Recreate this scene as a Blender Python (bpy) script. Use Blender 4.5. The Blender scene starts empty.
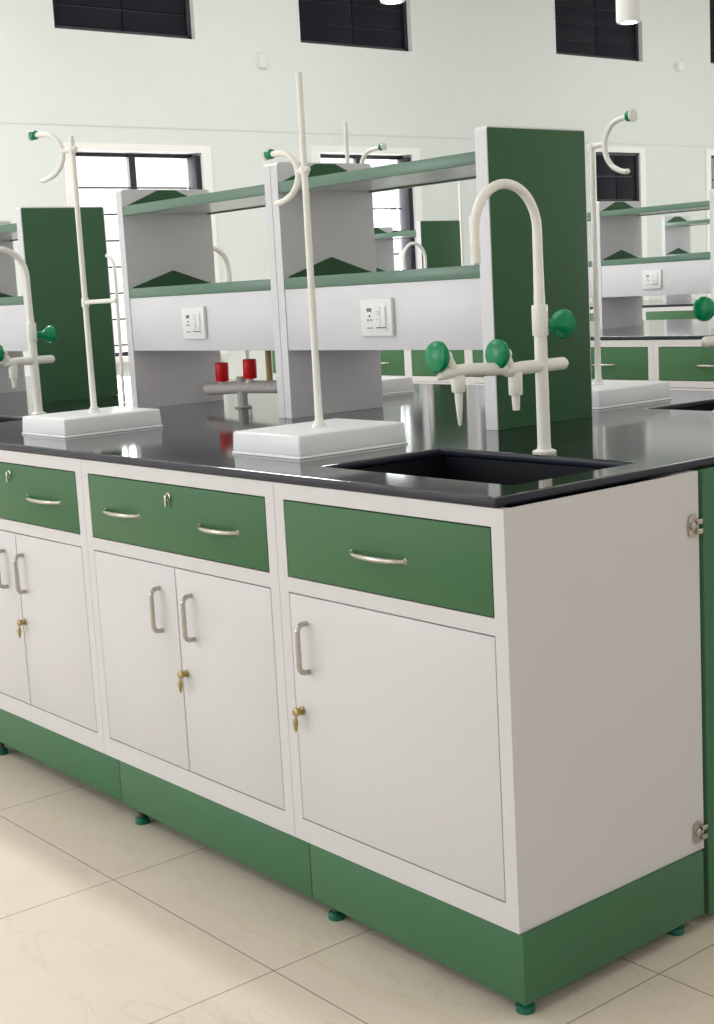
import bpy, bmesh, math, random
from mathutils import Vector, Matrix
random.seed(3)
S = bpy.context.scene
COL = S.collection
PI = math.pi

# ------------------------------------------------------------------ materials
def lin(c):
    c = c / 255.0
    return c / 12.92 if c <= 0.04045 else ((c + 0.055) / 1.055) ** 2.4

def mat(name, col, rough=0.5, metal=0.0, noise=0.0, nscale=40.0, bump=0.0, spec=0.5, coat=0.0, ior=1.5):
    m = bpy.data.materials.new(name); m.use_nodes = True
    nt = m.node_tree; b = nt.nodes['Principled BSDF']
    b.inputs['Base Color'].default_value = (*col, 1)
    b.inputs['Roughness'].default_value = rough
    b.inputs['Metallic'].default_value = metal
    b.inputs['Specular IOR Level'].default_value = spec
    b.inputs['Coat Weight'].default_value = coat; b.inputs['IOR'].default_value = ior
    tc = nt.nodes.new('ShaderNodeTexCoord')
    nz = nt.nodes.new('ShaderNodeTexNoise'); nz.inputs['Scale'].default_value = nscale
    nz.inputs['Detail'].default_value = 3
    nt.links.new(tc.outputs['Object'], nz.inputs['Vector'])
    if noise > 0:
        mx = nt.nodes.new('ShaderNodeMix'); mx.data_type = 'RGBA'
        mx.inputs[6].default_value = (*[c * (1 - noise) for c in col], 1)
        mx.inputs[7].default_value = (*[min(1, c * (1 + noise)) for c in col], 1)
        nt.links.new(nz.outputs['Fac'], mx.inputs[0])
        nt.links.new(mx.outputs[2], b.inputs['Base Color'])
    if bump > 0:
        bp = nt.nodes.new('ShaderNodeBump'); bp.inputs['Strength'].default_value = bump
        bp.inputs['Distance'].default_value = 0.001
        nt.links.new(nz.outputs['Fac'], bp.inputs['Height'])
        nt.links.new(bp.outputs['Normal'], b.inputs['Normal'])
    return m

M = {}
M['white'] = mat('white_powder_coat', (.665, .655, .665), .38, noise=.015, nscale=300, bump=.05)
M['green'] = mat('green_powder_coat', (.055, .155, .066), .45, noise=.03, nscale=300, bump=.05, spec=.25)
M['rackwhite'] = mat('rack_white_enamel', (.74, .735, .77), .32)
M['rackgreen'] = mat('rack_green_enamel', (.048, .128, .060), .5, noise=.02, nscale=300, spec=.22)
M['plinth'] = mat('plinth_green_enamel', (.060, .165, .082), .45, noise=.03, nscale=200, spec=.25)
M['dark'] = mat('gap_shade', (.03, .03, .03), .8)  # stands in for the shade in the gaps round drawers and doors
M['granite'] = mat('polished_black_granite', (.012, .012, .015), .085, noise=.3, nscale=900, spec=1.0, ior=1.9)
M['graniteedge'] = mat('satin_granite_edge', (.016, .020, .034), .34, noise=.5, nscale=700, bump=.05, spec=.35)
M['sink'] = mat('black_polypropylene', (.003, .0035, .008), .5, spec=.25)
M['cream'] = mat('cream_plastic', (.86, .855, .795), .32, noise=.02, nscale=60)
M['traywhite'] = mat('white_tray_plastic', (.86, .87, .90), .35)
M['knob'] = mat('green_knob_plastic', (.0, .235, .09), .25, spec=.35)
M['chrome'] = mat('brushed_chrome', (.50, .475, .44), .25, metal=1)
M['brass'] = mat('brass', (.42, .33, .15), .38, metal=1, noise=.15, nscale=200)
M['foot'] = mat('green_rubber_foot', (.005, .13, .075), .35)
M['footstem'] = mat('dark_steel_stem', (.1, .1, .1), .5, metal=.6)
M['wall'] = mat('painted_plaster', (.76, .81, .795), .7, noise=.02, nscale=6, bump=.1)
M['wallwarm'] = mat('ceiling_paint', (.80, .80, .79), .8)
M['trim'] = mat('window_trim_paint', (.92, .93, .92), .5)
M['groove'] = mat('wall_groove', (.70, .73, .70), .8)
M['winframe'] = mat('dark_window_steel', (.022, .022, .03), .45)
M['revealpaint'] = mat('window_side_panel', (.035, .03, .045), .6, noise=.2, nscale=12, spec=.2)
M['shutter'] = mat('dark_navy_shutter', (.010, .010, .018), .6, noise=.25, nscale=3, spec=.15)
M['socket'] = mat('socket_white_plastic', (.88, .88, .89), .3)
M['hole'] = mat('socket_slot_dark', (.06, .07, .09), .6)
M['slotgrey'] = mat('socket_slot_grey', (.42, .43, .45), .6)
M['red'] = mat('red_handle_plastic', (.75, .010, .012), .35, spec=.3)
M['greymetal'] = mat('weathered_grey_casting', (.50, .47, .44), .55, noise=.6, nscale=240, bump=.6)
M['pillar'] = mat('grey_pillar_enamel', (.42, .41, .38), .4)
M['tan'] = mat('tan_nozzle', (.42, .28, .10), .4)
M['shelf_under'] = mat('shelf_underside_grey', (.72, .74, .78), .25, metal=.6)
M['lip'] = mat('shelf_lip_green_lit', (.115, .215, .155), .3)  # rack green made lighter, the gloss reflection put into the colour
M['glow'] = None
g = bpy.data.materials.new('lamp_diffuser'); g.use_nodes = True
g.node_tree.nodes['Principled BSDF'].inputs['Emission Color'].default_value = (1, .97, .9, 1)
g.node_tree.nodes['Principled BSDF'].inputs['Emission Strength'].default_value = 6
M['glow'] = g

def glass_mat():
    m = bpy.data.materials.new('window_glass'); m.use_nodes = True
    nt = m.node_tree; nt.nodes.clear()
    o = nt.nodes.new('ShaderNodeOutputMaterial'); t = nt.nodes.new('ShaderNodeBsdfTransparent')
    gl = nt.nodes.new('ShaderNodeBsdfGlossy'); gl.inputs['Roughness'].default_value = .02
    fr = nt.nodes.new('ShaderNodeFresnel'); fr.inputs['IOR'].default_value = 1.45
    mx = nt.nodes.new('ShaderNodeMixShader')
    nt.links.new(fr.outputs[0], mx.inputs[0]); nt.links.new(t.outputs[0], mx.inputs[1])
    nt.links.new(gl.outputs[0], mx.inputs[2]); nt.links.new(mx.outputs[0], o.inputs[0])
    return m
M['glass'] = glass_mat()

def floor_mat():
    m = bpy.data.materials.new('cream_marble_tiles'); m.use_nodes = True
    nt = m.node_tree; b = nt.nodes['Principled BSDF']; N = nt.nodes.new; L = nt.links.new
    geo = N('ShaderNodeNewGeometry'); sep = N('ShaderNodeSeparateXYZ'); L(geo.outputs['Position'], sep.inputs[0])
    def math_(op, a, bb):
        n = N('ShaderNodeMath'); n.operation = op
        for i, v in enumerate((a, bb)):
            if v is None: continue
            if isinstance(v, (int, float)): n.inputs[i].default_value = v
            else: L(v, n.inputs[i])
        return n.outputs[0]
    def axis(src, origin, s_neg, s_pos):
        d = math_('SUBTRACT', src, origin)
        pos = math_('GREATER_THAN', d, 0.0)
        # size = s_neg + pos*(s_pos-s_neg)
        size = math_('ADD', math_('MULTIPLY', pos, s_pos - s_neg), s_neg)
        u = math_('DIVIDE', d, size)
        f = math_('FRACT', math_('ADD', u, 100.0), None)
        e = math_('MINIMUM', f, math_('SUBTRACT', 1.0, f))
        dist = math_('MULTIPLY', e, size)
        return u, dist
    ux, dx = axis(sep.outputs[0], -.449, .585, .505)
    uy, dy = axis(sep.outputs[1], -.189, .585, .478)
    dist = math_('MINIMUM', dx, dy)
    line = math_('LESS_THAN', dist, .0013)
    # veins
    nz = N('ShaderNodeTexNoise'); nz.inputs['Scale'].default_value = 1.6; nz.inputs['Detail'].default_value = 6
    nz.inputs['Distortion'].default_value = 1.2
    mp = N('ShaderNodeMapping'); mp.inputs['Rotation'].default_value = (0, 0, .5); mp.inputs['Scale'].default_value = (1, 3.2, 1)
    L(geo.outputs['Position'], mp.inputs[0]); L(mp.outputs[0], nz.inputs['Vector'])
    r = N('ShaderNodeValToRGB'); e = r.color_ramp.elements
    e[0].position = .485; e[0].color = (0, 0, 0, 1); e[1].position = .5; e[1].color = (1, 1, 1, 1)
    x = r.color_ramp.elements.new(.515); x.color = (0, 0, 0, 1)
    L(nz.outputs['Fac'], r.inputs[0])
    n2 = N('ShaderNodeTexNoise'); n2.inputs['Scale'].default_value = 9; n2.inputs['Detail'].default_value = 5
    L(geo.outputs['Position'], n2.inputs['Vector'])
    base = N('ShaderNodeMix'); base.data_type = 'RGBA'
    base.inputs[6].default_value = (.74, .64, .535, 1); base.inputs[7].default_value = (.81, .715, .61, 1)
    L(n2.outputs['Fac'], base.inputs[0])
    n3 = N('ShaderNodeTexNoise'); n3.inputs['Scale'].default_value = 1.1
    L(geo.outputs['Position'], n3.inputs['Vector'])
    vf = math_('MULTIPLY', math_('MULTIPLY', r.outputs[0], n3.outputs['Fac']), .38)
    v = N('ShaderNodeMix'); v.data_type = 'RGBA'; v.inputs[7].default_value = (.50, .40, .28, 1)
    L(vf, v.inputs[0]); L(base.outputs[2], v.inputs[6])
    j = N('ShaderNodeMix'); j.data_type = 'RGBA'; j.inputs[7].default_value = (.25, .21, .16, 1)
    L(line, j.inputs[0]); L(v.outputs[2], j.inputs[6]); L(j.outputs[2], b.inputs['Base Color'])
    b.inputs['Roughness'].default_value = .42
    return m
M['floor'] = floor_mat()

# ------------------------------------------------------------------ mesh builder
class MB:
    def __init__(s): s.bm = bmesh.new(); s.mats = []
    def mi(s, m):
        if m not in s.mats: s.mats.append(m)
        return s.mats.index(m)
    def _fin(s, before, m, smooth):
        i = s.mi(m)
        for f in s.bm.faces:
            if f not in before: f.material_index = i; f.smooth = smooth
    def box(s, x0, x1, y0, y1, z0, z1, m, bev=0, seg=2):
        before = set(s.bm.faces)
        vs = [s.bm.verts.new(p) for p in ((x0,y0,z0),(x1,y0,z0),(x1,y1,z0),(x0,y1,z0),(x0,y0,z1),(x1,y0,z1),(x1,y1,z1),(x0,y1,z1))]
        fs = [s.bm.faces.new([vs[k] for k in q]) for q in ((0,3,2,1),(4,5,6,7),(0,1,5,4),(1,2,6,5),(2,3,7,6),(3,0,4,7))]
        if bev > 0:
            es = set(e for f in fs for e in f.edges)
            bmesh.ops.bevel(s.bm, geom=list(es), offset=bev, segments=seg, affect='EDGES', profile=.5)
        s._fin(before, m, False)
        return s
    def hexa(s, bot, top, m, bev=0, seg=2):
        before = set(s.bm.faces)
        vs = [s.bm.verts.new(p) for p in list(bot) + list(top)]
        fs = [s.bm.faces.new([vs[k] for k in q]) for q in ((0,3,2,1),(4,5,6,7),(0,1,5,4),(1,2,6,5),(2,3,7,6),(3,0,4,7))]
        if bev > 0:
            es = set(e for f in fs for e in f.edges)
            bmesh.ops.bevel(s.bm, geom=list(es), offset=bev, segments=seg, affect='EDGES', profile=.5)
        s._fin(before, m, False)
        return s
    def prism(s, pts, d, m, bev=0):       # pts: polygon 3d, extruded by vector d
        before = set(s.bm.faces)
        d = Vector(d); a = [s.bm.verts.new(p) for p in pts]; b = [s.bm.verts.new(Vector(p) + d) for p in pts]
        n = len(pts); s.bm.faces.new(a[::-1]); s.bm.faces.new(b)
        for k in range(n): s.bm.faces.new((a[k], a[(k+1) % n], b[(k+1) % n], b[k]))
        s._fin(before, m, False); return s
    def tube(s, pts, rad, m, n=16, cap=True):
        before = set(s.bm.faces)
        pts = [Vector(p) for p in pts]
        if not isinstance(rad, (list, tuple)): rad = [rad] * len(pts)
        t0 = (pts[1] - pts[0]).normalized()
        up = Vector((0, 0, 1)) if abs(t0.z) < .9 else Vector((1, 0, 0))
        u = (up - t0 * up.dot(t0)).normalized(); rings = []
        for k, p in enumerate(pts):
            a = pts[max(k-1, 0)]; b = pts[min(k+1, len(pts)-1)]
            t = (b - a)
            if t.length < 1e-9: t = t0
            t = t.normalized()
            u = (u - t * u.dot(t)).normalized(); v = t.cross(u)
            rings.append([s.bm.verts.new(p + (u*math.cos(2*PI*i/n) + v*math.sin(2*PI*i/n)) * rad[k]) for i in range(n)])
        for k in range(len(rings)-1):
            for i in range(n):
                s.bm.faces.new((rings[k][i], rings[k][(i+1) % n], rings[k+1][(i+1) % n], rings[k+1][i]))
        s._fin(before, m, True)
        before = set(s.bm.faces)
        if cap:
            s.bm.faces.new(rings[0][::-1]); s.bm.faces.new(rings[-1])
        s._fin(before, m, False)
        return s
    def lathe(s, prof, m, origin=(0,0,0), axis=(0,0,1), n=28):   # prof: (r, h) list
        before = set(s.bm.faces)
        ax = Vector(axis).normalized(); up = Vector((0, 0, 1)) if abs(ax.z) < .9 else Vector((1, 0, 0))
        u = (up - ax * up.dot(ax)).normalized(); v = ax.cross(u); o = Vector(origin); rings = []
        for r, h in prof:
            r = max(r, 1e-5)
            rings.append([s.bm.verts.new(o + ax*h + (u*math.cos(2*PI*i/n) + v*math.sin(2*PI*i/n)) * r) for i in range(n)])
        for k in range(len(rings)-1):
            for i in range(n):
                s.bm.faces.new((rings[k][i], rings[k][(i+1) % n], rings[k+1][(i+1) % n], rings[k+1][i]))
        s.bm.faces.new(rings[0][::-1]); s.bm.faces.new(rings[-1])
        s._fin(before, m, True); return s
    def build(s, name, parent=None, label=None):
        bmesh.ops.recalc_face_normals(s.bm, faces=s.bm.faces)
        me = bpy.data.meshes.new(name); s.bm.to_mesh(me); s.bm.free()
        for m in s.mats: me.materials.append(m)
        # keep crisp edges between smooth faces
        try: me.set_sharp_from_angle(angle=math.radians(38))
        except Exception: pass
        o = bpy.data.objects.new(name, me); COL.objects.link(o)
        if parent: o.parent = parent
        if label: o['label'] = label
        return o

def thing(name, label, cat, loc=(0,0,0), rz=0, group=None):
    o = bpy.data.objects.new(name, None); COL.objects.link(o); o.empty_display_size = .05
    o.location = loc; o.rotation_euler = (0, 0, rz); o['label'] = label; o['category'] = cat
    if group: o['group'] = group
    return o
def tag(o, label, cat, group=None):
    o['label'] = label; o['category'] = cat
    if group: o['group'] = group
    return o
def struct(o): o['kind'] = 'structure'; return o
def dup(o, loc=None, rz=None, label=None, group=None, parent=None):
    c = o.copy(); COL.objects.link(c)
    if parent is not None: c.parent = parent
    for ch in list(o.children): dup(ch, parent=c)
    if parent is None:
        if loc is not None: c.location = loc
        if rz is not None: c.rotation_euler = (0, 0, rz)
        if label: c['label'] = label
        if group: c['group'] = group
        elif 'group' in c: del c['group']
    return c

def arc(cx, cz, r, a0, a1, n):     # points in a local (u, z) plane
    return [(cx + r*math.cos(a0 + (a1-a0)*k/n), cz + r*math.sin(a0 + (a1-a0)*k/n)) for k in range(n+1)]
def smooth_path(pts, n=6):         # Catmull-Rom
    P = [Vector(p) for p in pts]; P = [2*P[0]-P[1]] + P + [2*P[-1]-P[-2]]; out = []
    for i in range(1, len(P)-2):
        for k in range(n):
            t = k/n
            out.append(.5*((2*P[i]) + (P[i+1]-P[i-1])*t + (2*P[i-1]-5*P[i]+4*P[i+1]-P[i+2])*t*t + (3*P[i]-P[i-1]-3*P[i+1]+P[i+2])*t**3))
    out.append(P[-2]); return out

# ------------------------------------------------------------------ main dimensions
FZ = -.012            # floor
WT = .878             # worktop surface
BENCH_Y = 1.74

# ------------------------------------------------------------------ base cabinets
def bow_handle(x0, x1, z, parent):
    x0 += .005; x1 += .005
    n = 12; pts = []
    for k in range(n+1):
        t = k/n; a = math.sin(PI*t)**.55
        pts.append((x0 + (x1-x0)*t, -.001 - .019*a, z - .0005*a))
    rad = [.0042 + .0014*math.sin(PI*k/n) for k in range(n+1)]
    mb = MB().tube(pts, rad, M['chrome'], 10)
    for x in (x0, x1): mb.lathe([(.006, 0), (.006, .0015), (.0045, .003)], M['chrome'], (x, .0002, z), (0, -1, 0), 12)
    return mb.build('handle', parent, 'curved chrome handle')
def d_handle(x, z0, z1, parent):
    x += .0125; z0 += .006; r = .0145; P = []
    P.append((x, .0003, z1)); P.append((x, -.009, z1))
    for k in range(1, 6):
        a = PI/2*k/6; P.append((x, -.009 - r*math.sin(a), z1 - r*(1-math.cos(a))))
    P.append((x, -.009-r, z1-r)); P.append((x, -.009-r, z0+r))
    for k in range(1, 6):
        a = PI/2*k/6; P.append((x, -.009 - r*math.cos(a), z0 + r*(1-math.sin(a))))
    P.append((x, -.009, z0)); P.append((x, .0003, z0))
    return MB().tube(P, .0052, M['chrome'], 12).build('handle', parent, 'brushed chrome bow handle')
def brass_lock(x, z, parent):
    x += .0165; z += .004
    lk = MB().lathe([(.0085, -.0005), (.0085, .004), (.0065, .005), (.0065, .013), (.002, .0135)], M['brass'], (x, 0, z), (0, -1, 0), 18)
    lk.lathe([(.0065, .012), (.0088, .0145), (.0088, .0185), (.006, .020)], M['brass'], (x, 0, z), (0, -1, 0), 18)
    lk = lk.build('lock', parent, 'brass cylinder lock')
    k = MB().tube([(x, -.017, z-.003), (x+.0005, -.0175, z-.014)], .0012, M['brass'], 8)
    k.tube([(x-.001, -.0175, z-.012), (x-.001, -.018, z-.020), (x-.0015, -.0178, z-.034), (x-.002, -.0175, z-.040)], [.0035, .0055, .0035, .001], M['brass'], 8)
    k.build('key', lk, 'small brass key hanging from the lock')
def drawer_key(x, z, parent):
    x += .006
    lk = MB().lathe([(.009, -.0005), (.009, .003), (.006, .0045), (.0055, .008)], M['chrome'], (x, 0, z), (0, -1, 0), 18)
    lk = lk.build('lock', parent, 'small silver lock')
    MB().box(x-.0035, x+.0035, -.0115, -.007, z-.022, z+.004, M['chrome'], .0015).build('key', lk, 'silver key hanging down')

DZ0, DZ1 = .678, .829
OZ0, OZ1 = .1895, .649
PB, PT = .144, .8595
def cabinet(w, label, loc, drawer_handles, doors, depth=.498, m_l=.0295, m_r=.0295, drawer_key_x=None, rz=0, group=None, simple=False):
    """origin: right front corner at floor zero; extends to -x.  doors: list of (x_left, x_right, handle_x, lock_x)"""
    t = thing('base_cabinet', label, 'cabinet', loc, rz, group)
    W = M['white']; b = MB(); h = .0006
    L, R = -w + h, -h
    xl, xr = -w + m_l, -m_r
    b.box(L, L+.003, .018, depth, PB, PT, W); b.box(R-.003, R, .018, depth, PB, PT, W)
    b.box(L+.003, R-.003, .018, depth-.012, PB, PB+.016, W); b.box(L+.003, R-.003, depth-.06, depth-.012, PT-.012, PT, W)
    b.box(L+.003, R-.003, depth-.012, depth, PB, PT, W)
    for (a, c, z0, z1) in ((L, xl, PB, PT), (xr, R, PB, PT), (xl, xr, PB, OZ0), (xl, xr, OZ1, DZ0), (xl, xr, DZ1, PT)):
        b.box(a, c, 0, .018, z0, z1, W)
    b.box(xl-.004, xr+.004, .0182, .0215, OZ0-.004, OZ1+.004, M['dark']); b.box(xl-.004, xr+.004, .0182, .0215, DZ0-.004, DZ1+.004, M['dark'])  # dark sheets behind the fronts paint the shade of the gaps
    b.build('body', t)
    gp = .0026
    dr = MB().box(xl+gp, xr-gp, -.0005, .016, DZ0+gp, DZ1-gp, M['green'], .0012)
    dr = dr.build('drawer', t, 'green drawer front')
    for (a, c) in drawer_handles: bow_handle(a, c, .748, dr)
    if drawer_key_x is not None: drawer_key(drawer_key_x, .802, dr)
    for (a, c, hx, lx) in doors:
        d = MB().box(a+gp*.7, c-gp*.7, -.0005, .016, OZ0+gp, OZ1-gp, W, .0012).build('door', t, 'white cabinet door')
        if hx is not None: d_handle(hx, .493, .594, d)
        if lx is not None: brass_lock(lx, .412, d)
    return t

C1w, C2w = .617, .759
c1 = cabinet(C1w, 'white base cabinet at bench corner with one green drawer and a single wide door', (0, 0, 0),
    [(-.393, -.247)], [(-C1w+.0295, -.0295, -.549, -.583)])
c2 = cabinet(C2w, 'white double-door cabinet with a two-handled green drawer left of the corner unit', (-C1w, 0, 0),
    [(-.663, -.515), (-.271, -.135)], [(-C2w+.0295, -.3795, -.459, None), (-.3795, -.0295, -.332, -.378)], drawer_key_x=-.386)
c3 = cabinet(C2w, 'white double-door base cabinet with green drawer cut off by the left edge of the photo', (-C1w-C2w, 0, 0),
    [(-.663, -.515), (-.29, -.122)], [(-C2w+.0295, -.3795, -.462, None), (-.3795, -.0295, -.358, -.385)], drawer_key_x=-.382)
gfar = 'cabinets of the main bench beyond the frame'
xx = -C1w - 2*C2w
far_label = 'white base cabinet with green drawer out of sight on the main bench'
for k, src in enumerate((c1, c2, c2, c1)):
    w = C1w if src is c1 else C2w
    dup(src, (xx, 0, 0), 0, far_label, gfar); xx -= w
BENCH_L = xx
# cabinets on the far side of the same bench (facing away)
xx = 0
for k, src in enumerate((c1, c2, c2, c1, c2, c2, c1)):
    w = C1w if src is c1 else C2w
    dup(src, (xx - w, BENCH_Y, 0), PI, far_label, gfar); xx -= w

def plinth(xr, xl, y0, y1, label, zr=.022, zl=.03, group=None, feet=True):
    t = thing('plinth', label, 'plinth', ((xr+xl)/2, y0, FZ), 0, group)
    cx = (xr+xl)/2; P = PB - FZ - .001
    b = MB().hexa([(xl-cx, 0, zl-FZ), (xr-cx, 0, zr-FZ), (xr-cx, y1-y0, zr-FZ), (xl-cx, y1-y0, zl-FZ)],
                  [(xl-cx, 0, P), (xr-cx, 0, P), (xr-cx, y1-y0, P), (xl-cx, y1-y0, P)], M['plinth'], .0012)
    b.build('panel', t)
    if feet:
        for x, y in ((xl-cx+.036, .030), (xr-cx-.030, y1-y0-.05), (xl-cx+.10, y1-y0-.05)) + (((xr-cx-.030, .030),) if xr > 0 else ()):
            if True:
                f = MB().lathe([(.0168, 0), (.0168, .011), (.014, .014), (.010, .016)], M['foot'], (x, y, 0))
                f.lathe([(.009, .015), (.009, .032)], M['footstem'], (x, y, 0), n=14)
                f.build('foot', t, 'round green levelling foot')
    return t
plinth(.006, -.573, .001, .488, 'green plinth on round feet under the corner cabinet', .018, .028)
plinth(-.5755, -1.314, .001, .488, 'green plinth under the double-door cabinet, next to the corner plinth', .028, .036)
plinth(-1.3165, -2.07, .001, .488, 'green plinth running out at the lower left edge', .038, .044)
plinth(-2.0725, -4.8, .001, .488, 'green plinth of the main bench out of sight', .03, .03, 'plinths of the main bench beyond the frame')
plinth(.006, -4.8, BENCH_Y-.488, BENCH_Y-.001, 'green plinth of the main bench out of sight', .03, .03, 'plinths of the main bench beyond the frame')

# green service panel between the two rows of cabinets
sp = MB().box(-4.7, .004, .5055, BENCH_Y-.5055, .008-.0, PT-.001, M['plinth'], .002)
sp = tag(sp.build('service_panel'), 'tall green panel at the far right edge beside the white cabinet end', 'panel')
for z in (.762, .182):
    cl = MB().prism([(.0002, .478 + .0135*math.copysign(abs(math.cos(a))**.6, math.cos(a)), z + .021*math.copysign(abs(math.sin(a))**.6, math.sin(a))) for a in [2*PI*k/20 for k in range(20)]], (.003, 0, 0), M['chrome'])
    cl.lathe([(.008, 0), (.008, .003), (.005, .0045), (.003, .005)], M['chrome'], (.003, .476, z), (1, 0, 0), 18)
    cl.box(.003, .009, .484, .499, z-.016, z-.006, M['chrome'], .0015)
    cl.box(.003, .009, .484, .499, z+.002, z+.012, M['chrome'], .0015)
    cl.build('hinge', c1, 'small chrome hinge plate on the cabinet end')

# ------------------------------------------------------------------ worktops
def worktop(x0, x1, y0, y1, ztop, th, holes, label):
    xs = sorted({x0, x1, *[v for h in holes for v in h[:2]]}); ys = sorted({y0, y1, *[v for h in holes for v in h[2:]]})
    bm = bmesh.new(); vt = {}; 
    def V(x, y, z):
        k = (x, y, z)
        if k not in vt: vt[k] = bm.verts.new(k)
        return vt[k]
    def inside(x, y): return x0 < x < x1 and y0 < y < y1 and not any(h[0] < x < h[1] and h[2] < y < h[3] for h in holes)
    zb = ztop - th
    for i in range(len(xs)-1):
        for j in range(len(ys)-1):
            a, b_, c, d = xs[i], xs[i+1], ys[j], ys[j+1]; cx, cy = (a+b_)/2, (c+d)/2
            if not inside(cx, cy): continue
            bm.faces.new((V(a,c,ztop), V(b_,c,ztop), V(b_,d,ztop), V(a,d,ztop)))
            bm.faces.new((V(a,c,zb), V(a,d,zb), V(b_,d,zb), V(b_,c,zb)))
            for (dx, dy, p, q) in ((-1,0,(a,d),(a,c)), (1,0,(b_,c),(b_,d)), (0,-1,(a,c),(b_,c)), (0,1,(b_,d),(a,d))):
                w = 1e-3
                tx = a - w if dx < 0 else b_ + w if dx > 0 else cx; ty = c - w if dy < 0 else d + w if dy > 0 else cy
                if not inside(tx, ty):
                    bm.faces.new((V(*p,zb), V(*q,zb), V(*q,ztop), V(*p,ztop)))
    bmesh.ops.recalc_face_normals(bm, faces=bm.faces)
    # round the outer edges
    es = []
    for e in bm.edges:
        if len(e.link_faces) == 2 and e.link_faces[0].normal.dot(e.link_faces[1].normal) < .5: es.append(e)
    top = [e for e in es if abs(e.verts[0].co.z - ztop) < 1e-6 and abs(e.verts[1].co.z - ztop) < 1e-6]
    bot = [e for e in es if abs(e.verts[0].co.z - zb) < 1e-6 and abs(e.verts[1].co.z - zb) < 1e-6]
    ver = [e for e in es if e not in top and e not in bot]
    bmesh.ops.bevel(bm, geom=top + bot + ver, offset=th*.33, segments=4, affect='EDGES', profile=.5)
    me = bpy.data.meshes.new('worktop')
    for f in bm.faces:
        f.smooth = f.normal.z < .97
        f.material_index = 0 if f.normal.z > .75 else 1
    bm.to_mesh(me); bm.free(); me.materials.append(M['granite']); me.materials.append(M['graniteedge'])
    o = bpy.data.objects.new('worktop', me); COL.objects.link(o); tag(o, label, 'worktop'); return o
TH = .0175
holes1 = [(-.603, -.088, .112, .430), (-2.92, -2.405, .100, .420), (-.735, -.200, 1.262, 1.60), (-2.92, -2.40, 1.29, 1.61)]
worktop(BENCH_L-.003, -.012, -.004, BENCH_Y+.004, WT, TH, holes1, 'long polished black worktop of the nearest bench')

def sink(x0, x1, y0, y1, ztop, label, depth=.24):
    mb = MB(); S_ = M['sink']; t = .006; z1 = ztop - .0178; z0 = z1 - depth
    e = .004
    x0 -= e; x1 += e; y0 -= e; y1 += e
    bm = mb.bm; before = set(bm.faces)
    def ring(x0, x1, y0, y1, z): return [bm.verts.new(p) for p in ((x0,y0,z),(x1,y0,z),(x1,y1,z),(x0,y1,z))]
    a = ring(x0-.004, x1+.004, y0-.008, y1+.008, z1); b = ring(x0, x1, y0, y1, z1)
    c = ring(x0+.012, x1-.012, y0+.012, y1-.012, z0); d = ring(x0+.012-t, x1-.012+t, y0+.012-t, y1-.012+t, z0-t)
    e_ = ring(x0-.003, x1+.003, y0-t, y1+t, z1-t); f = ring(x0-.004, x1+.004, y0-.008, y1+.008, z1-t)
    for p, q in ((a,b),(b,c),(d,e_),(e_,f),(f,a)):
        for k in range(4): bm.faces.new((p[k], p[(k+1)%4], q[(k+1)%4], q[k]))
    bm.faces.new(c); bm.faces.new(d[::-1])
    mb._fin(before, S_, False)
    t_ = thing('sink', label, 'sink', (0,0,0))
    mb.build('basin', t_)
    MB().lathe([(.03, 0), (.03, .004), (.018, .005), (.017, .001)], M['chrome'], ((x0+x1)/2, (y0+y1)/2, z0+.0002)).build('drain', t_)
    return t_
sl = ['black sink set into the worktop corner in front of the three-knob faucet', 'black sink at the left edge of the photo below the left faucet',
      'black sink cut off at the right edge of the far worktop side', 'black sink behind the left rack, mostly hidden']
for h, l in zip(holes1, sl): sink(*h, WT, l, .22)

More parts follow.
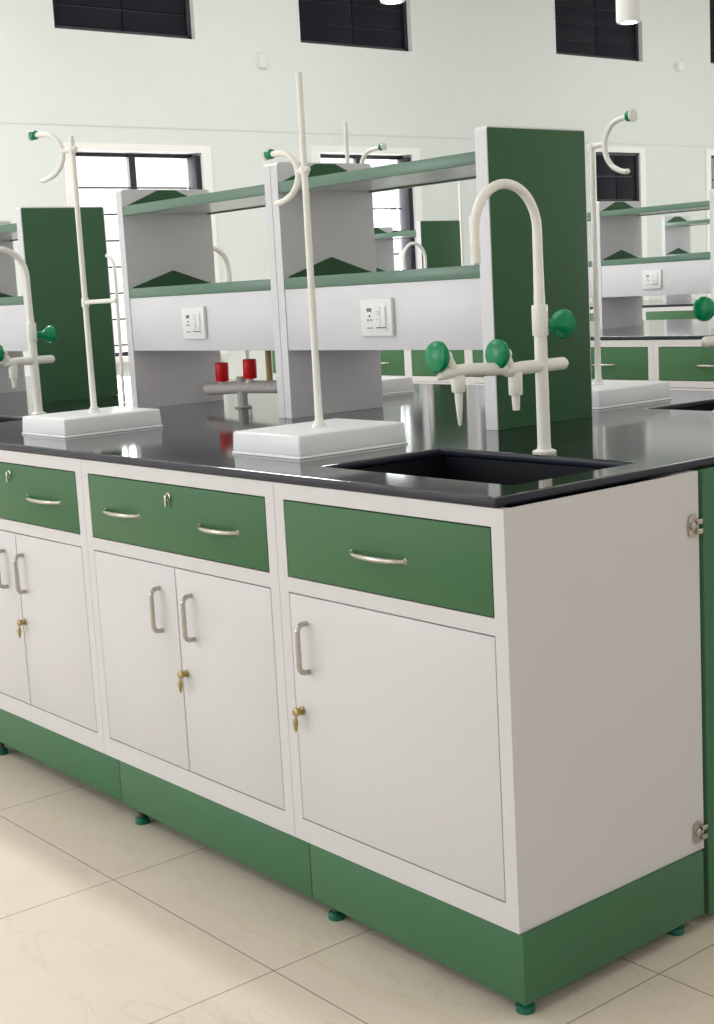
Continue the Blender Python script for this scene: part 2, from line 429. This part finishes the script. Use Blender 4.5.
# ------------------------------------------------------------------ racks
RY0, RY1 = .722, 1.050
RT = 1.5585
def side_panel_mesh(mb, x0, x1, y0, y1, h, r=.012):
    pts = []
    for (cx, cz, a0) in ((y1-r, h-r, 0), (y0+r, h-r, PI/2)):
        for k in range(5):
            a = a0 + PI/2*k/4; pts.append((x0, cx + r*math.cos(a), cz + r*math.sin(a)))
    pts += [(x0, y0, 0), (x0, y1, 0)]
    mb.prism(pts, (x1-x0, 0, 0), M['rackwhite'])
def rack(xr, xl, tr, tl, label, y0=RY0, zb=WT, dh=0, green_right=False, green_left=False, sockets=(), group=None):
    """one bay: side panels (outer faces xr, xl), two shelves, service box"""
    D = RY1 - RY0; w = xr - xl; H = RT - WT + dh
    t = thing('reagent_rack', label, 'rack', (xr, y0, zb + .0005), 0, group)
    a = MB(); side_panel_mesh(a, -tr, 0, 0, D, H); a = a.build('side_panel', t)
    if green_right: MB().box(.0, .0022, .0025, D-.004, .0, H-.004, M['rackgreen'], .0006).build('cladding', a, 'dark green outer face')
    b = MB(); side_panel_mesh(b, -w, -w+tl, 0, D, H); b = b.build('side_panel', t)
    if green_left: MB().box(-w-.0022, -w, .0025, D-.004, .0, H-.004, M['rackgreen'], .0006).build('cladding', b, 'dark green outer face')
    X0, X1 = -w + tl + .0003, -tr - .0003
    for nm, z0, z1, apex in (('lower', 1.2255, 1.2550, 1.3065), ('upper', 1.479, 1.5065, None)):
        z0 -= WT-dh; z1 -= WT-dh; s = MB(); G = M['lip']; GB = M['rackgreen']
        s.box(X0, X1, .003, D-.003, z0+.004, z0+.0065, M['shelf_under'])
        s.box(X0, X1, .003, D-.003, z0+.0065, z0+.009, G)
        s.box(X0, X1, .001, .0045, z0, z1, G, .0006); s.box(X0, X1, D-.0045, D-.001, z0, z1, G, .0006)
        s.box(X0, X1, .0045, .014, z0, z0+.003, G); s.box(X0, X1, D-.014, D-.0045, z0, z0+.003, G)
        sh = s.build('shelf', t, 'green steel shelf with raised lips')
        for x, dx in ((X0, .0018), (X1, -.0018)):
            if apex: poly = [(x, .012, z0+.009), (x, D-.012, z0+.009), (x, D-.020, z1+.006), (x, D/2+.004, apex-WT+dh), (x, .018, z1+.004)]
            else: poly = [(x, .010, z0+.009), (x, D-.010, z0+.009), (x, D-.018, z1+.003), (x, D/2+.034, H-.003), (x, D/2-.034, H-.003), (x, .012, z1+.0)]
            MB().prism(poly, (dx, 0, 0), GB).build('end_bracket', sh, 'green triangular bracket' if apex else 'green trapezoid bracket')
    z0, z1 = 1.062-WT+dh, 1.2250-WT+dh
    bx = MB().box(X0, X1, .002, D-.002, z0, z1, M['rackwhite'], .0012).build('service_box', t, 'white service box under the lower shelf')
    for sx in sockets: socket(sx - xr, 1.1435-WT+dh, bx)
    return t

def socket(x, z, parent):
    w, h = .059, .047; Y = .002; P = M['socket']
    s = MB().box(x-w, x+w, Y-.011, Y, z-h, z+h, P, .003)
    s.box(x-w*.68, x+w*.72, Y-.013, Y-.010, z-h*.72, z+h*.76, P, .0012)
    s.build('power_socket', parent, 'white double socket plate with switch') if False else None
    yy = Y-.0133
    H_ = M['hole']; G_ = M['slotgrey']
    # upper two-pin slots
    for dx in (-.028, -.022, -.016): s.box(x+dx-.0018, x+dx+.0018, yy-.0004, yy+.001, z+.014, z+.022, H_)
    s.box(x-.031, x-.013, yy-.0004, yy+.001, z+.021, z+.023, H_)
    # three round pins
    s.lathe([(.003, 0), (.003, .0006)], H_, (x-.021, yy+.0002, z+.004), (0, -1, 0), 10)
    for dx in (-.028, -.016): s.lathe([(.0027, 0), (.0027, .0006)], H_, (x+dx, yy+.0002, z-.006), (0, -1, 0), 10)
    # right column: rockers with pale marks
    s.box(x+.004, x+.020, yy-.0025, yy+.001, z+.006, z+.026, P, .001); s.box(x+.024, x+.040, yy-.0025, yy+.001, z-.020, z+.026, P, .001)
    s.box(x+.004, x+.020, yy-.0025, yy+.001, z-.018, z+.002, P, .001)
    s.box(x+.009, x+.014, yy-.0029, yy-.0020, z+.014, z+.0165, G_); s.box(x+.009, x+.014, yy-.0029, yy-.0020, z-.006, z-.0035, G_)
    s.box(x-.032, x-.010, yy-.0004, yy+.001, z-.0265, z-.0245, H_); s.box(x+.003, x+.040, yy-.0004, yy+.001, z-.0265, z-.0240, H_)
    return s.build('power_socket', parent, 'white socket and switch plate')

rack(-.727, -1.540, .037, .029, 'white two-shelf rack at the right with dark green end and socket, behind the sink faucet', green_right=True, sockets=(-1.127,))
rack(-1.5425, -2.353, .028, .032, 'white two-shelf rack with socket standing left of the green-ended rack', sockets=(-1.955,), green_left=False)
rack(-3.005, -3.775, .036, .028, 'white rack with dark green end panel at the left edge', green_right=True)
rack(-3.7775, -4.573, .028, .040, 'white rack farthest left on the nearest bench, out of frame', green_left=True)

# ------------------------------------------------------------------ faucets
def faucet(label, loc, rz=0):
    t = thing('lab_faucet', label, 'faucet', loc, rz); Cm = M['cream']
    c = MB().lathe([(.0225, 0), (.0235, .002), (.0235, .006), (.018, .008), (.0170, .009), (.0140, .0095), (.0130, .02), (.0126, .235)], Cm)
    c.lathe([(.0150, .230), (.0158, .232), (.0158, .286), (.0150, .289), (.010, .2895)], Cm)
    c.build('column', t)
    R_ = .083; zc = .432; P = [(0, 0, .288), (0, 0, .32), (0, 0, .36), (0, 0, .395)]
    for k in range(0, 19):
        a = PI * k/18; P.append((0, -R_ + R_*math.cos(a), zc + R_*1.02*math.sin(a)))
    P += [(0, -2*R_-.0005, zc-.02), (0, -2*R_+.001, zc-.04)]
    P += [(0, -2*R_+.003, zc-.058)]
    rad = [.0110, .0103, .0098, .0095] + [.0092]*19 + [.0098, .0092, .0092]
    MB().tube(smooth_path(P, 2), [rad[min(i//2, len(rad)-1)] for i in range(2*(len(P)-1)+1)], Cm, 20).build('gooseneck', t)
    za = .172
    # tap body on the column
    a = MB().tube([(0, .068, za), (0, .0695, za)], .006, Cm)
    a.tube([(0, .071, za), (0, .068, za), (0, .062, za), (0, -.06, za), (0, -.088, za-.003), (0, -.100, za-.006), (0, -.106, za-.009)], [.004, .009, .0125, .0128, .0125, .009, .003], Cm, 18)
    a = a.build('tap_body', t)
    n = MB().lathe([(.0125, -.010), (.0138, -.014), (.0135, -.052), (.0125, -.0545), (.0080, -.055), (.0082, -.060), (.0068, -.0835), (.004, -.084)], Cm, (0, -.074, za+.004)).build('nozzle', a, 'short stepped outlet')
    b = MB().tube([(0, -.100, za+.002), (0, -.108, za+.002), (0, -.20, za+.007), (0, -.236, za+.007), (0, -.264, za+.002), (0, -.278, za-.004)], [.009, .0120, .0128, .0118, .009, .003], Cm, 18).build('tap_body', t)
    MB().lathe([(.0115, -.008), (.0135, -.012), (.0130, -.037), (.0115, -.039), (.0082, -.0395), (.0068, -.062), (.0035, -.099), (.002, -.101)], Cm, (0, -.224, za+.007)).build('nozzle', b, 'long tapered outlet')
    def knob(p, ax, parent):
        k = MB().lathe([(.0105, -.022), (.011, -.018), (.007, -.008)], Cm, p, ax)
        k = k.build('valve_stem', parent)
        MB().lathe([(.009, -.014), (.0100, -.010), (.0245, -.003), (.0285, .002), (.0290, .008), (.0270, .0125), (.020, .0155), (.010, .017), (.0, .0175)], M['knob'], p, ax).build('knob', parent, 'round green plastic knob')
    knob((0, -.113, za+.030), (-.02, -.99, .06), a)
    knob((-.004, -.264, za+.036), (-.02, -.99, .06), b)
    for yy, pr in ((-.096, a), (-.242, b)):
        MB().tube([(0, yy+.006, za+.004), (0, yy, za+.020), (0, yy-.008, za+.036)], [.0115, .0105, .009], Cm, 14).build('bonnet', pr)
    # side control high on the column
    k = MB().lathe([(.0125, .010), (.0125, .022), (.009, .024)], M['knob'], (0, .004, .249), (0, 1, 0))
    k.lathe([(.0105, .020), (.0115, .034), (.016, .040), (.024, .049), (.0290, .058), (.0285, .066), (.022, .071), (.010, .0735), (0, .074)], M['knob'], (0, .004, .249), (0, 1, 0))
    k.build('knob', t, 'flared green plastic knob on the column')
    return t
f1 = faucet('cream swan-neck lab faucet with three green knobs beside the corner sink', (-.332, .453, WT))
dup(f1, (-2.52, .480, WT), 0, 'cream swan-neck faucet at the left edge before a green rack end')
dup(f1, (-.475, 1.225, WT), PI, 'cream faucet with green knobs just entering the right edge of the photo')

# ------------------------------------------------------------------ stands
def stand_base(parent, rodx, rody, sx=.246, sy=.298, h=.048):
    # coordinates relative to the rod; base from rodx..
    x0, x1, y0, y1 = -rodx, sx-rodx, -rody, sy-rody; i = .0042
    mb = MB().hexa([(x0, y0, 0), (x1, y0, 0), (x1, y1, 0), (x0, y1, 0)], [(x0+.002, y0+.002, .005), (x1-.002, y0+.002, .005), (x1-.002, y1-.002, .005), (x0+.002, y1-.002, .005)], M['traywhite'], .0012)
    mb.hexa([(x0+.002, y0+.002, .0035), (x1-.002, y0+.002, .0035), (x1-.002, y1-.002, .0035), (x0+.002, y1-.002, .0035)],
            [(x0+i, y0+i, h), (x1-i, y0+i, h), (x1-i, y1-i, h), (x0+i, y1-i, h)], M['traywhite'], .005, 3)
    return mb.build('base', parent, 'white tray-shaped base')
def c_clamp(parent, z, ang=PI, k=1.0, kh=1.0, off=0.0):
    """C shaped holder opening away from the rod in direction ang"""
    C_ = [(.118, .046), (.098, .0445), (.074, .043), (.050, .036), (.030, .019), (.022, -.004), (.028, -.026), (.048, -.045), (.076, -.056), (.100, -.060), (.108, -.058)]
    dx, dy = math.cos(ang), math.sin(ang)
    def P(a, b): return (dx*(off + k*kh*a), dy*(off + k*kh*a), z + k*b)
    pts = smooth_path([P(a, b) for a, b in C_], 5)
    n = len(pts); rad = [.0072*(1 - .12*abs(2*i/(n-1)-1)) for i in range(n)]; rad[-1] = .005
    m = MB().tube(pts, rad, M['cream'], 14)
    e = .022*k*kh + off
    m.tube([(dx*e, dy*e, z), (0, 0, z+.001), (-dx*.011, -dy*.011, z+.002), (-dx*.015, -dy*.015, z+.002)], [.0068, .0075, .0075, .005], M['cream'], 12)
    m.lathe([(.0092, -.009), (.0098, -.007), (.0098, .007), (.0092, .009)], M['cream'], (0, 0, z))
    m = m.build('clamp', parent, 'C-shaped cream holder')
    p = P(.118, .046)
    MB().lathe([(.0080*k, -.009), (.0105*k, -.006), (.0105*k, .008), (.009*k, .009)], M['knob'], p, (dx, dy, 0)).build('tip', m, 'green collar')
    MB().lathe([(.0100*k, .008), (.0122*k, .010), (.0122*k, .013), (.010*k, .015), (.004*k, .0155)], M['cream'], p, (dx, dy, 0)).build('cap', m, 'white end cap')
def stand(label, x, y, rodx, rody, top, clampz=None, ang=PI, k=1.0, kh=1.0, off=0.0, tilt=0, r=.0072, z=WT, rz=0):
    t = thing('lab_stand', label, 'stand', (x, y, z + .0003), rz)
    stand_base(t, rodx, rody)
    h = top - z
    MB().lathe([(.018, .0455), (.0175, .050), (.013, .054), (.012, .060), (.0088, .064), (.0085, .072), (.0078, .2), (.0066, h-.001), (.005, h)], M['cream'], (0, 0, 0), (tilt, 0, 1)).build('rod', t, 'cream upright rod')
    if clampz: c_clamp(t, clampz - z, ang, k, kh, off)
    return t
stand('cream burette stand with C-shaped holder on white tray base, left of the corner sink', -.848, .300, .127, .148, 1.668, 1.468, k=1.0)
s3 = stand('cream stand on white tray at the left with a thin horizontal side arm', -1.835, .300, .122, .160, 1.652, 1.617, ang=PI+.25, k=1.14, kh=.96, off=.014)
MB().tube([(0, 0, .341), (.04, -.002, .342), (.165, 0, .342)], .0058, M['cream'], 12).lathe([(.010, -.012), (.010, .012)], M['cream'], (0, 0, .341)).build('side_arm', s3, 'thin cream side arm')
stand('cream stand behind the tall green rack end with a C-shaped holder showing to its right', -.967, 1.352, .111, .155, 1.562, 1.552, ang=-.15, k=1.28, kh=.80, off=.028)
stand('cream stand behind the right-hand rack, its rod top rising above the upper shelf', -1.988, 1.36, .118, .170, 1.738, 1.598, ang=0.0, k=1.0, kh=1.05, off=.045)

# thin pipe between the racks
tp = MB().tube(smooth_path([(-2.64, .86, WT+.0005), (-2.64, .86, 1.0), (-2.635, .86, 1.2), (-2.635, .86, 1.33), (-2.65, .857, 1.362), (-2.672, .855, 1.372)], 5), .0058, M['cream'], 12)
tag(tp.build('curved_pipe'), 'thin cream pipe bending over in the gap beside the left green rack end', 'pipe')

# ------------------------------------------------------------------ twin gas tap with red handles
t = thing('gas_tap', 'grey twin tap with two red handles under the left rack box', 'tap', (-1.98, .89, WT + .0003))
MB().lathe([(.026, 0), (.026, .004), (.016, .006), (.0155, .060), (.019, .062), (.019, .064), (.0155, .066), (.0155, .095)], M['pillar']).build('pillar', t)
P = smooth_path([(-.195, 0, .052), (-.185, 0, .053), (-.15, 0, .055), (0, 0, .062), (.15, 0, .066), (.20, 0, .068), (.206, 0, .068)], 3)
MB().tube(P, [.008, .013, .0165] + [.019]*(len(P)-6) + [.0165, .013, .008], M['greymetal'], 18).build('manifold', t, 'rough grey horizontal casting')
for x, z, c in ((-.105, .074, 0), (.045, .085, 1)):
    v = MB().lathe([(.014, 0), (.014, .008), (.010, .012), (.010, .026)], M['cream'], (x, 0, z-.012)).build('valve', t)
    MB().lathe([(.0195, .010), (.0208, .012), (.0208, .064), (.0195, .067), (.006, .068)], M['red'], (x, 0, z-.005), (.05, 0, 1)).build('handle', v, 'red cylindrical handle')
MB().tube([(.105, .03, .074), (.105, .03, .20)], .0095, M['tan'], 14).build('outlet', t, 'tan upright nozzle')

# ------------------------------------------------------------------ benches behind
def far_bench(oy, dz, bounds, racks, ext, tags, detail=True):
    """bench whose near front is at y=oy; bounds: cabinet edges from right to left"""
    wt = worktop(ext[0], ext[1], oy-.004, oy+BENCH_Y, WT+dz, TH, [], tags['worktop'])
    first = None
    for i in range(len(bounds)-1):
        xr, xl = bounds[i], bounds[i+1]; w = xr-xl; c = -w/2
        cabinet(w, tags['cab'][i], (xr, oy, dz), [(c-.068, c+.068)], [(-w+.0295, -.0295, -w+.07, None)], group=None)
    if dz > 0: pass
for_y2 = 3.5; dz2 = .060
b2 = [-1.30, -1.90, -2.50, -3.095, -3.69, -4.16, -4.63, -5.43]
nm = ['right of the frame edge', 'under the socket at the right edge', 'partly behind the white tray base', 'behind the tall green rack end',
      'behind the faucet knobs', 'seen under the right rack, between the two drawer handles', 'leftmost seen under the right rack', 'at its left end behind the rack divider']
far_bench(for_y2, dz2, b2, [], (-5.45, -1.2), dict(worktop='black worktop of the second bench behind the nearest one',
    cab=['second-bench cabinet with green drawer, %s' % n for n in nm]))
tag(MB().box(-5.42, -1.3, for_y2+.5055, for_y2+BENCH_Y-.01, FZ+.0005, PT+dz2-.001, M['white']).build('cabinet_core'), 'white carcass filling the middle of the second bench', 'cabinet')
tag(MB().box(-5.40, -1.3, for_y2+.02, for_y2+.48, FZ+.0005, PB+dz2-.001, M['plinth'], .002).build('plinth'), 'green plinth under the second bench', 'plinth')
RZ2 = WT + dz2
rack(-2.660, -3.420, .040, .027, 'second-bench rack with a socket, right of the tall green rack end', y0=for_y2+.70, zb=RZ2, dh=-.020, green_right=True, sockets=(-3.055,))
rack(-3.4225, -4.365, .028, .030, 'second-bench rack mostly hidden behind the tall green rack end', y0=for_y2+.70, zb=RZ2, dh=-.020)
rack(-4.780, -5.435, .040, .028, 'second-bench rack with green end, seen through the nearest rack', y0=for_y2+.70, zb=RZ2, dh=-.020, green_right=True)
dup(f1, (-4.50, for_y2+.47, RZ2-.0), 0, 'small distant faucet arch seen through the nearest rack')
dup(f1, (-2.79, 1.262, WT), PI, 'cream faucet arch just showing right of the left rack end')
stand('distant thin cream stand behind the faucet, seen through the nearest rack', -4.046, for_y2+.33, .12, .16, 1.755, None, z=RZ2)

for_y3 = 7.0; dz3 = .10
tag(worktop(-8+.9, -2.2, for_y3, for_y3+BENCH_Y, WT+dz3, TH, [], 'black worktop of the third bench far behind'), 'black worktop of the third bench far behind', 'worktop')
xs3 = [-3.6, -4.2, -4.8, -5.4, -6.0]
for i in range(len(xs3)-1):
    w = .6
    cabinet(w, 'white cabinet with green drawer on the third bench far behind, %s' % ['rightmost', 'second from the right', 'third from the right', 'leftmost'][i], (xs3[i], for_y3+.004, dz3), [(-.368, -.232)], [(-w+.0295, -.0295, -.53, None)])
tag(MB().box(-7.0, -2.3, for_y3+.506, for_y3+BENCH_Y-.01, FZ+.001, PT+dz3-.001, M['white']).build('cabinet_core'), 'white carcass filling the middle of the third bench', 'cabinet')
tag(MB().box(-6.0, -3.6, for_y3+.02, for_y3+.48, FZ+.0005, PB+dz3-.001, M['plinth'], .002).build('plinth'), 'green plinth under the third bench', 'plinth')
rack(-4.92, -5.75, .030, .030, 'far rack on the third bench seen above the second bench at the right', y0=for_y3+.7, zb=WT+dz3)

# ------------------------------------------------------------------ room
WX = -8.0; EX = 7.0; SY = -6.5; NY = 15.0; CZ = 4.4
struct(MB().box(WX-.3, EX+.3, SY-.3, NY+.3, FZ-.1, FZ, M['floor']).build('floor'))
struct(MB().box(WX-.3, EX+.3, SY-.3, NY+.3, CZ, CZ+.1, M['wallwarm']).build('ceiling'))
def wall(name, axis, pos, t, u0, u1, z0, z1, ops, m):
    us = sorted({u0, u1, *[v for o in ops for v in o[:2]]}); zs = sorted({z0, z1, *[v for o in ops for v in o[2:]]})
    mb = MB()
    bm = mb.bm; vt = {}; before = set()
    def P(u, d, z): return (pos + d*t, u, z) if axis == 'x' else (u, pos + d*t, z)
    def V(u, d, z):
        k = (u, d, z)
        if k not in vt: vt[k] = bm.verts.new(P(*k))
        return vt[k]
    def solid(u, z): return u0 < u < u1 and z0 < z < z1 and not any(o[0] < u < o[1] and o[2] < z < o[3] for o in ops)
    for i in range(len(us)-1):
        for j in range(len(zs)-1):
            a, b, c, d = us[i], us[i+1], zs[j], zs[j+1]; cu, cz = (a+b)/2, (c+d)/2
            if not solid(cu, cz): continue
            bm.faces.new((V(a,0,c), V(b,0,c), V(b,0,d), V(a,0,d))); bm.faces.new((V(a,1,c), V(a,1,d), V(b,1,d), V(b,1,c)))
            for tu, tz, p, q in ((a-1e-3, cz, (a,c), (a,d)), (b+1e-3, cz, (b,c), (b,d)), (cu, c-1e-3, (a,c), (b,c)), (cu, d+1e-3, (a,d), (b,d))):
                if not solid(tu, tz): bm.faces.new((V(p[0],0,p[1]), V(q[0],0,q[1]), V(q[0],1,q[1]), V(p[0],1,p[1])))
    mb._fin(before, m, False)
    return struct(mb.build(name))
LW = [(3.70, 4.83, .80, 2.345), (6.02, 7.07, .80, 2.37), (9.52, 10.21, .80, 2.44), (11.40, 12.4, .80, 2.45)]
UW = [(3.63, 4.85, 3.21, 4.15), (5.89, 7.13, 3.255, 4.15), (9.00, 10.30, 3.35, 4.15), (11.43, 12.6, 3.40, 4.15)]
wall('wall_back', 'x', WX, -.24, SY-.3, NY+.3, FZ, CZ, LW + UW, M['wall'])
SW = [(-7.4, -4.6, .9, 3.4), (-3.6, -.8, .9, 3.4), (1.5, 4.3, .9, 3.4)]
wall('wall_front', 'y', SY, -.2, WX, EX, FZ, CZ, SW, M['wall'])
EW = [(-3.5, -2.0, 1.2, 2.6), (6.5, 9.5, 1.2, 2.6)]
wall('wall_right', 'x', EX, .2, SY, NY, FZ, CZ, EW, M['wallwarm'])
NW = [(-6, -3, 1.0, 2.8), (-1, 2, 1.0, 2.8)]
wall('wall_far', 'y', NY, .2, WX, EX, FZ, CZ, NW, M['wall'])
struct(MB().box(WX, WX+.004, SY, NY, 2.522, 2.532, M['groove']).build('trim_1'))

def win_x(n, y0, y1, z0, z1, style):
    T = M['trim']; F = M['winframe']
    w = MB()
    if style != 'upper':
        bw = .085
        w.box(WX, WX+.012, y0-bw, y0, z0-bw, z1+.055, T); w.box(WX, WX+.012, y1, y1+bw, z0-bw, z1+.055, T)
        w.box(WX, WX+.012, y0, y1, z1, z1+.055, T); w.box(WX, WX+.05, y0-bw, y1+bw, z0-.04, z0, T)
    d = WX-.13 if style == 'bright' else WX-.05 if style == 'upper' else WX-.012
    w.box(d-.04, d, y0, y0+.035, z0, z1, F); w.box(d-.04, d, y1-.035, y1, z0, z1, F)
    w.box(d-.04, d, y0, y1, z1-.03, z1, F); w.box(d-.04, d, y0, y1, z0, z0+.03, F)
    if style == 'bright':
        m_ = y0 + (y1-y0)*.50
        w.box(d-.03, d+.01, m_-.028, m_+.028, z0, z1, F)
        z = z1 - .26
        while z > z0:
            w.box(d-.02, d-.008, y0, y1, z-.006, z+.006, F); z -= .20
    o = struct(w.build('window_%d' % n))
    if style == 'bright':
        MB().box(d-.016, d-.012, y0+.03, y1-.03, z0+.03, z1-.03, M['glass']).build('pane', o)
        MB().box(WX-.13, WX-.015, y1-.050, y1-.002, z0+.01, z1-.02, M['revealpaint'], .002).build('sash', o, 'dark sash folded open at the right jamb')
    else:
        s = MB(); nrow = 5 if style == 'upper' else 7
        hgt = (z1-z0)/nrow
        for k in range(nrow):
            for (a, b) in ((y0+.02, (y0+y1)/2), ((y0+y1)/2, y1-.02)):
                s.box(d-.03, d-.012, a+.004, b-.004, z0+k*hgt+.006, z0+(k+1)*hgt-.006, M['shutter'], .003)
        s.box(d-.035, d-.028, y0, y1, z0, z1, M['winframe'])
        s.build('shutter', o, 'closed dark shutter')
win_x(1, *LW[0], 'bright'); win_x(2, *LW[1], 'bright'); win_x(3, *LW[2], 'dark'); win_x(4, *LW[3], 'bright')
for i, u in enumerate(UW): win_x(5+i, *u, 'upper')

def win_simple(n, axis, pos, o_):
    w = MB(); F = M['trim']
    a, b, z0, z1 = o_
    def bx(u0, u1, c, d): 
        if axis == 'y': w.box(u0, u1, pos-.03, pos+.03, c, d, F)
        else: w.box(pos-.03, pos+.03, u0, u1, c, d, F)
    bx(a, a+.05, z0, z1); bx(b-.05, b, z0, z1); bx(a, b, z1-.05, z1); bx(a, b, z0, z0+.05); bx((a+b)/2-.025, (a+b)/2+.025, z0, z1)
    struct(w.build('window_%d' % n))
for i, o_ in enumerate(SW): win_simple(9+i, 'y', SY-.1, o_)
for i, o_ in enumerate(EW): win_simple(12+i, 'x', EX+.1, o_)
for i, o_ in enumerate(NW): win_simple(14+i, 'y', NY+.1, o_)

# small wall fittings
b = MB().prism([(WX+.0, 5.483+.055*math.copysign(abs(math.cos(a))**.45, math.cos(a)), 3.085+.065*math.copysign(abs(math.sin(a))**.45, math.sin(a))) for a in [2*PI*(k+.5)/24 for k in range(24)]], (.012, 0, 0), M['groove'])
b.prism([(WX+.0, 5.483+.043*math.copysign(abs(math.cos(a))**.45, math.cos(a)), 3.085+.053*math.copysign(abs(math.sin(a))**.45, math.sin(a))) for a in [2*PI*(k+.5)/24 for k in range(24)]], (.018, 0, 0), M['wall'])
tag(b.build('cover_plate'), 'small round-cornered cover plate on the wall between two dark high windows', 'plate')
tag(MB().box(WX, WX+.05, 10.84, 10.90, 3.285, 3.365, M['trim'], .006).build('wall_sensor'), 'tiny pale box on the wall at the upper right', 'sensor')

# hanging lamps
def lamp(x, y, z, label, r=.061):
    t = thing('pendant_lamp', label, 'lamp', (x, y, z))
    MB().lathe([(r*.92, 0), (r, .01), (r, .30), (r*.7, .32), (.012, .325)], M['trim']).build('shade', t, 'white cylinder shade')
    MB().lathe([(r*.62, -.0015), (r*.62, .0)], M['glow'], (0, 0, -.001)).build('bulb', t, 'bright lamp opening')
    MB().tube([(0, 0, .32), (0, 0, CZ-z)], .006, M['trim'], 8).build('cord', t)
lamp(-3.0, 3.995, 2.41, 'white cylinder lamp hanging in front of the dark high window at top right')
lamp(-3.6, 3.018, 2.535, 'white cylinder lamp just entering the top edge at the centre')

# ------------------------------------------------------------------ ceiling tubes (made-up fill fixture, none placed)
def tube_light(x, y, ln=1.2):
    t = thing('ceiling_light', 'long white tube light added on the ceiling', 'light', (x, y, CZ-.09), 0, 'added tube lights on the ceiling')
    MB().box(-ln/2, ln/2, -.04, .04, .03, .0895, M['trim'], .004).build('housing', t)
    MB().tube([(-ln/2+.02, 0, .015), (ln/2-.02, 0, .015)], .014, M['glow'], 12).build('tube', t, 'glowing tube')
# ------------------------------------------------------------------ light
def portal(loc, rot, sx, sy):
    l = bpy.data.lights.new('window_area_light', 'AREA'); l.shape = 'RECTANGLE'; l.size = sx; l.size_y = sy; l.cycles.is_portal = True
    o = bpy.data.objects.new('window_area_light', l); COL.objects.link(o); o.location = loc; o.rotation_euler = rot
def area(name, loc, rot, sx, sy, power, col):
    l = bpy.data.lights.new(name, 'AREA'); l.shape = 'RECTANGLE'; l.size = sx; l.size_y = sy; l.energy = power; l.color = col
    o = bpy.data.objects.new(name, l); COL.objects.link(o); o.location = loc; o.rotation_euler = rot
# daylight lamps added at assumed, unseen windows behind the camera (-y wall), facing +y
for (a, b_, z0, z1), pw in zip(SW, (95, 36, 12)):
    area('window_area_light', ((a+b_)/2, SY+.02, (z0+z1)/2), (math.radians(90), 0, 0), b_-a-.1, z1-z0-.1, pw, (.93, .96, 1.0))
for a, b_, z0, z1 in EW:  # weak lamps added at assumed, unseen windows in the right wall
    area('window_area_light', (EX-.02, (a+b_)/2, (z0+z1)/2), (0, math.radians(90), 0), z1-z0, b_-a, 12, (1, .97, .93))
for a, b_, z0, z1 in NW:  # lamps added at assumed, unseen far windows to brighten the back of the room
    area('window_area_light', ((a+b_)/2, NY-.02, (z0+z1)/2), (math.radians(-90), 0, 0), b_-a-.1, z1-z0-.1, 60, (.95, 1.0, .97))
for a, b_, z0, z1 in (LW[0], LW[1], LW[3]):
    area('window_area_light', (WX-.30, (a+b_)/2, (z0+z1)/2), (0, math.radians(-90), 0), z1-z0, b_-a, 60, (.95, 1.0, .96))
# rows of unseen fill lamps added under the ceiling, strongest near the window wall
for x in (-5.5, -2.0, 1.5, 5.0):
    for y in (-3.5, 1.0, 5.5, 10.0):
        area('ceiling_fill', (x, y, CZ-.02), (0, 0, 0), 1.2, .3, {-3.5: 62, 1.0: 120, 5.5: 42, 10.0: 26}[y] if x < -5 else 12, (1, .985, .97))

w = bpy.data.worlds.new('world'); S.world = w; w.use_nodes = True
nt = w.node_tree; bg = nt.nodes['Background']
tc = nt.nodes.new('ShaderNodeTexCoord'); nz = nt.nodes.new('ShaderNodeTexNoise'); nz.inputs['Scale'].default_value = 22; nz.inputs['Detail'].default_value = 4
cr = nt.nodes.new('ShaderNodeValToRGB'); cr.color_ramp.elements[0].position = .33; cr.color_ramp.elements[0].color = (.50, .62, .46, 1)
cr.color_ramp.elements[1].position = .47; cr.color_ramp.elements[1].color = (1, 1, 1, 1)
nt.links.new(tc.outputs['Generated'], nz.inputs['Vector']); nt.links.new(nz.outputs['Fac'], cr.inputs[0]); nt.links.new(cr.outputs[0], bg.inputs[0])
bg.inputs[1].default_value = 1.35

# ------------------------------------------------------------------ camera
cam = bpy.data.cameras.new('camera'); co = bpy.data.objects.new('camera', cam); COL.objects.link(co)
right = Vector((0.63708661, 0.76890397, -0.05391971)); up = Vector((-0.0863029, 0.14067136, 0.98628768)); fwd = Vector((-0.76594547, 0.62369725, -0.15597848))
R3 = Matrix((right, up, -fwd)).transposed()
co.matrix_world = Matrix.Translation((1.55871412, -1.56774389, 1.21561327)) @ R3.to_4x4()
cam.sensor_fit = 'VERTICAL'; cam.sensor_height = 24; cam.lens = 1408.56 / 1024 * 24
cam.clip_start = .05; cam.clip_end = 200
S.camera = co
S.view_settings.view_transform = 'Standard'; S.view_settings.look = 'None'
S.view_settings.exposure = 0.10; S.view_settings.gamma = 1; S.view_settings.use_curve_mapping = False
